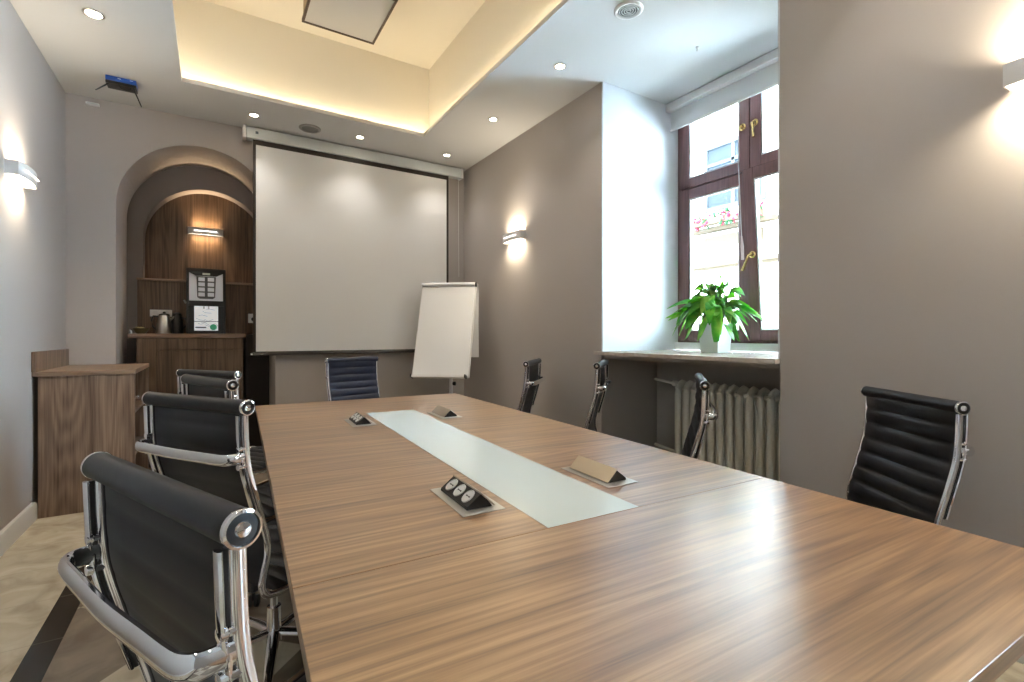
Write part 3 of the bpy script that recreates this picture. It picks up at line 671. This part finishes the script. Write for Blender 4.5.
def pad(profile, wdt, thick, nrib, name, m_, par):
    """ribbed upholstery along a side profile (x, z); pillows on the front/top side, shallow welts behind"""
    # resample by arc length
    P = smooth(profile, 6); acc = [0]
    for a, b in zip(P, P[1:]): acc.append(acc[-1] + math.hypot(b[0] - a[0], b[1] - a[1]))
    tot = acc[-1]; nseg = nrib * 7; pts = []
    for i in range(nseg + 1):
        s_ = tot * i / nseg; k = max(j for j in range(len(acc)) if acc[j] <= s_ + 1e-9); k = min(k, len(P) - 2)
        f_ = (s_ - acc[k]) / max(acc[k + 1] - acc[k], 1e-9); pts.append((P[k][0] + (P[k + 1][0] - P[k][0]) * f_, P[k][1] + (P[k + 1][1] - P[k][1]) * f_))
    vs = []; fs = []; cols = [-1, -.97, -.6, 0, .6, .97, 1]; nc = len(cols)
    for side in (0, 1):
        for i, p in enumerate(pts):
            a, b = pts[max(i - 1, 0)], pts[min(i + 1, nseg)]; tx, tz = b[0] - a[0], b[1] - a[1]; L = math.hypot(tx, tz); nx, nz = -tz / L, tx / L    # front side normal (+x on the back)
            ph = (i % 7) / 7; puff = abs(math.sin(math.pi * i / 7)) ** .55
            for c in cols:
                edge = 0 if abs(c) > .98 else .32 if abs(c) > .9 else 1
                off = thick * (.35 + .65 * puff) * edge if side == 0 else -thick * (.15 + .16 * puff) * edge
                vs.append((p[0] + nx * off, c * wdt, p[1] + nz * off))
    n1 = (nseg + 1) * nc
    for side in (0, 1):
        for i in range(nseg):
            for c in range(nc - 1):
                a = side * n1 + i * nc + c; q = (a, a + 1, a + nc + 1, a + nc); fs.append(q if side else q[::-1])
    for c in range(nc - 1):
        fs.append((c, c + 1, n1 + c + 1, n1 + c)); z_ = nseg * nc; fs.append((z_ + c + 1, z_ + c, n1 + z_ + c, n1 + z_ + c + 1))
    MB().add(vs, fs).build(name, m_, par, ang=60)
def make_chair(label, up=LEATHER):
    t = thing('office_chair', label, 'chair', (0, 0, 0), 0, 'office chairs around the conference table')
    back = prof[:10]; seat = [(.118, .388)] + prof[12:]
    pad([(x + .005, z) for x, z in back], BW - .004, .0165, 9, 'backrest', up, t)
    pad(seat[::1], BW - .018, .020, 8, 'seat', up, t)
    # lumbar join behind the seat
    MB().cyl((0, -BW, 1.015), (0, BW, 1.015), .0235, 28).build('top_roll', up, t)
    MB().cyl((.575, -BW + .008, .372), (.575, BW - .008, .372), .018, 20).build('front_roll', up, t)
    P = [(0, .992)] + smooth(prof, 4)[4:]
    for s_ in (-1, 1):
        y = s_ * (BW - .010)
        MB().sweep([(x, y, z) for x, z in P], .0120, .0090, seg=12, up=(0, 1, 0)).build('side_rail', CHROME, t)
        MB().sweep([(x - .0215, y, z) for x, z in P if z > .62], .0042, .0088, seg=8, up=(0, 1, 0)).build('rail_strip', CHROME, t)
        MB().sweep([(x - .0125, y, z) for x, z in P if z > .62], .0055, .0045, seg=8, up=(0, 1, 0)).build('rail_web', BLACK, t)
        cap = MB().lathe([(.018, 0), (.0242, 0), (.0252, s_ * .003), (.0243, s_ * .008), (.0208, s_ * .009), (.0198, s_ * .006)], (0, s_ * BW, 1.015), axis='y', seg=32).build('end_cap', CHROME, t)
        MB().lathe([(.0195, 0), (.0195, s_ * .001), (.010, s_ * .002)], (0, s_ * (BW + .0055), 1.015), axis='y', seg=24).build('cap_disc', BLACK, cap)
        MB().lathe([(.0085, 0), (.0105, s_ * .001), (.009, s_ * .004), (.004, s_ * .005)], (0, s_ * (BW + .0065), 1.015), axis='y', seg=12).build('bolt', CHROME, cap)
    # bar behind the back
    hz = .860; pth = []
    y0_ = BW - .010
    ctrl = [(-.004, y0_), (-.024, y0_ - .001), (-.040, y0_ - .005), (-.051, y0_ - .016), (-.057, y0_ - .04), (-.060, y0_ - .12), (-.064, 0)]
    full = [(x, -y) for x, y in ctrl] + [(x, y) for x, y in ctrl[::-1][1:]]
    bar = MB().sweep([(x, y, hz - .0) for x, y in smooth(full, 3)], .0095, .0175, seg=14).build('back_bar', CHROME, t)
    for s_ in (-1, 1):
        m = MB()
        for dz in (.028, -.028):
            m.cyl((-.012, s_ * (BW - .010), hz + dz), (.004, s_ * (BW - .010), hz + dz), .0075, 10)
            m.lathe([(.003, -.022), (.009, -.021), (.010, -.013), (.008, -.011)], (0, s_ * (BW - .010), hz + dz), axis='x', seg=12)
        m.sweep([(-.010, s_ * (BW - .010), hz + .036), (-.012, s_ * (BW - .010), hz), (-.010, s_ * (BW - .010), hz - .036)], .009, .007, seg=10, taper=[.6, 1.2, .6])
        m.build('bolt', CHROME, bar)
    # seat carrier and base
    for x in (.20, .40):
        z = .368 if x < .3 else .392
        MB().sweep([(x, -BW + .01, z + .004), (x, -BW * .6, z - .02), (x, 0, z - .03), (x, BW * .6, z - .02), (x, BW - .01, z + .004)], .012, .009, seg=10).build('stretcher', CHROME, t)
    MB().box(.17, .43, -.05, .05, .305, .36).build('tilt_mechanism', BLACK, t, bevel=.008)
    MB().sweep([(.30, .05, .325), (.30, .14, .322), (.30, .20, .318)], .005, seg=8).build('height_lever', CHROME, t)
    MB().lathe([(.014, .30), (.014, .20), (.025, .199), (.027, .10), (.032, .095), (.032, .07)], (.30, 0, 0), seg=24).build('gas_column', CHROME, t)
    for k in range(5):
        a = 2 * math.pi * k / 5 + .2; c_, s_ = math.cos(a), math.sin(a)
        lg = MB().sweep([(.30 + .02 * c_, .02 * s_, .10), (.30 + .12 * c_, .12 * s_, .093), (.30 + .24 * c_, .24 * s_, .078), (.30 + .285 * c_, .285 * s_, .073)], .021, .013, seg=10, taper=[1.1, 1, .8, .65]).build('base_leg', CHROME, t)
        m = MB(); px, py = .30 + .275 * c_, .275 * s_
        for q in (-1, 1):
            m.sweep([(px - s_ * q * .008, py + c_ * q * .008, .027), (px - s_ * q * .022, py + c_ * q * .022, .027)], .026, seg=18)
        m.cyl((px, py, .03), (px, py, .07), .007, 8); m.build('castor', BLACK, lg)
    return t
chairs = [ # x, y of the top roll's middle, facing angle, lift, label
 (-.0745, .920, 23.9, -.005, 'black chair nearest the camera at left side of the table'),
 (-.050, 1.915, 32.8, .010, 'black chair at left of table directly behind the nearest one'),
 (-.020, 2.66, 21, .016, 'black chair third along the left side of the table'),
 (-.025, 3.59, 36.9, -.010, 'black chair farthest along left side, in front of the wood counter'),
 (1.124, 4.66, 284.3 - 180 + 180 - 0, 0, 'navy-blue ribbed chair at the far end below the projection screen'),
 (2.385, .808, 143.4, -.022, 'black ribbed chair at the right wall, its front facing the camera'),
 (2.28, 3.34, 133.5, .005, 'black chair seen side-on at right of table, nearest the flip chart'),
 (2.40, 2.63, 130.5, .025, 'black chair seen side-on before the left end of the window sill'),
 (2.258, 1.682, 130, -.015, 'black chair seen side-on in front of the radiator'),
]
proto = make_chair(chairs[0][4])
KIDS = {}
for o in bpy.data.objects:
    if o.parent: KIDS.setdefault(o.parent.name, []).append(o)
def copy_chair(o, parent=None):
    c = o.copy(); C.objects.link(c)
    if parent: c.parent = parent
    for ch in KIDS.get(o.name, []): copy_chair(ch, c)
    return c
roots = [proto] + [copy_chair(proto) for _ in chairs[1:]]
bpy.context.view_layer.update()
navy_mesh = {}
for o, (x, y, a, lift, lab) in zip(roots, chairs):
    o.location = (x, y, 0); o.rotation_euler = (0, 0, R(a)); o['label'] = lab
    for ch in o.children:
        b = ch.name.split('.')[0]
        if lift and b not in ('base_leg', 'gas_column'): ch.location.z += lift
        if 'navy' in lab and b in ('backrest', 'seat', 'top_roll', 'front_roll'):
            ch.data = ch.data.copy(); ch.data.materials[0] = NAVY

# ------------------------------------------------------------------ across the street
FX = 10.0
t = thing('opposite_building', 'sunlit cream building facade with cornices across the street', 'building', (FX, 0, 0))
m = MB(); m.box(0, .5, .8, 22, -4, 7.3); m.build('wall', STUCCO, t)
m = MB(); m.box(-.12, 0, .8, 22, 2.84, 2.93); m.box(-.06, 0, .8, 22, 2.78, 2.84); m.build('cornice', STONE, t)
m = MB(); m.box(-.10, 0, .8, 22, 6.9, 7.05); m.build('cornice', STUCCO, t)
m = MB()
for z in (1.4, 2.1): m.box(-.02, 0, .8, 22, z, z + .03)
m.build('stone_course', STONE, t)
for y in (2.7, 6.6, 10.5):
    for z in (4.15,):
        wf = MB(); frame_rect(wf, -.05, .02, y - .75, y + .75, z, z + 1.55, .09); wf.box(-.04, .02, y - .04, y + .04, z, z + 1.55); wf.box(-.04, .02, y - .7, y + .7, z + 1.05, z + 1.12)
        f_ = wf.build('window', mat('fwin_%d' % len(bpy.data.materials), (.034, .037, .04), .5, spec=0), t)
        MB().box(-.01, .0, y - .66, y + .66, z + .09, z + 1.46).build('pane', OUTGLASS, f_)
        m = MB(); m.box(-.08, 0, y - .98, y - .80, z - .1, z + 1.75); m.box(-.08, 0, y + .80, y + .98, z - .1, z + 1.75); m.box(-.14, 0, y - 1.1, y + 1.1, z + 1.75, z + 1.95); m.box(-.2, 0, y - 1.2, y + 1.2, z + 1.95, z + 2.02)
        m.build('window_surround', STUCCO, t)
        m = MB(); m.box(-.22, 0, y - 1.0, y + 1.0, z - .5, z - .4); m.box(-.1, 0, y - .7, y + .7, z - .86, z - .6); m.build('balcony_ledge', STONE, t)
for y, lab in ((6.6, 'window box of pink flowers on the facade seen through the left sash'), (2.7, 'window box of pink flowers on the facade farther right outside')):
    t = thing('flower_box', lab, 'flower box', (FX - .36, y, 3.66), 0, 'flower boxes across the street')
    MB().box(-.1, .1, -.85, .85, .095, .22).build('box', STONE, t)
    g = MB(); f_ = MB()
    for k in range(150):
        yy, zz_, xx = random.uniform(-.9, .9), random.uniform(.0, .29), random.uniform(-.16, .1)
        tgt = f_ if random.random() < .55 else g; r = random.uniform(.02, .045)
        tgt.lathe([(r * .3, -r), (r, -r * .3), (r * .9, r * .4), (r * .2, r)], (xx, yy, zz_ + .05), seg=7)
    g.build('foliage', DLEAF, t); f_.build('blossoms', ROSE, t)
struct(MB().box(3.62, FX, -9, 22, -4.2, -4).build('ground', STREET))
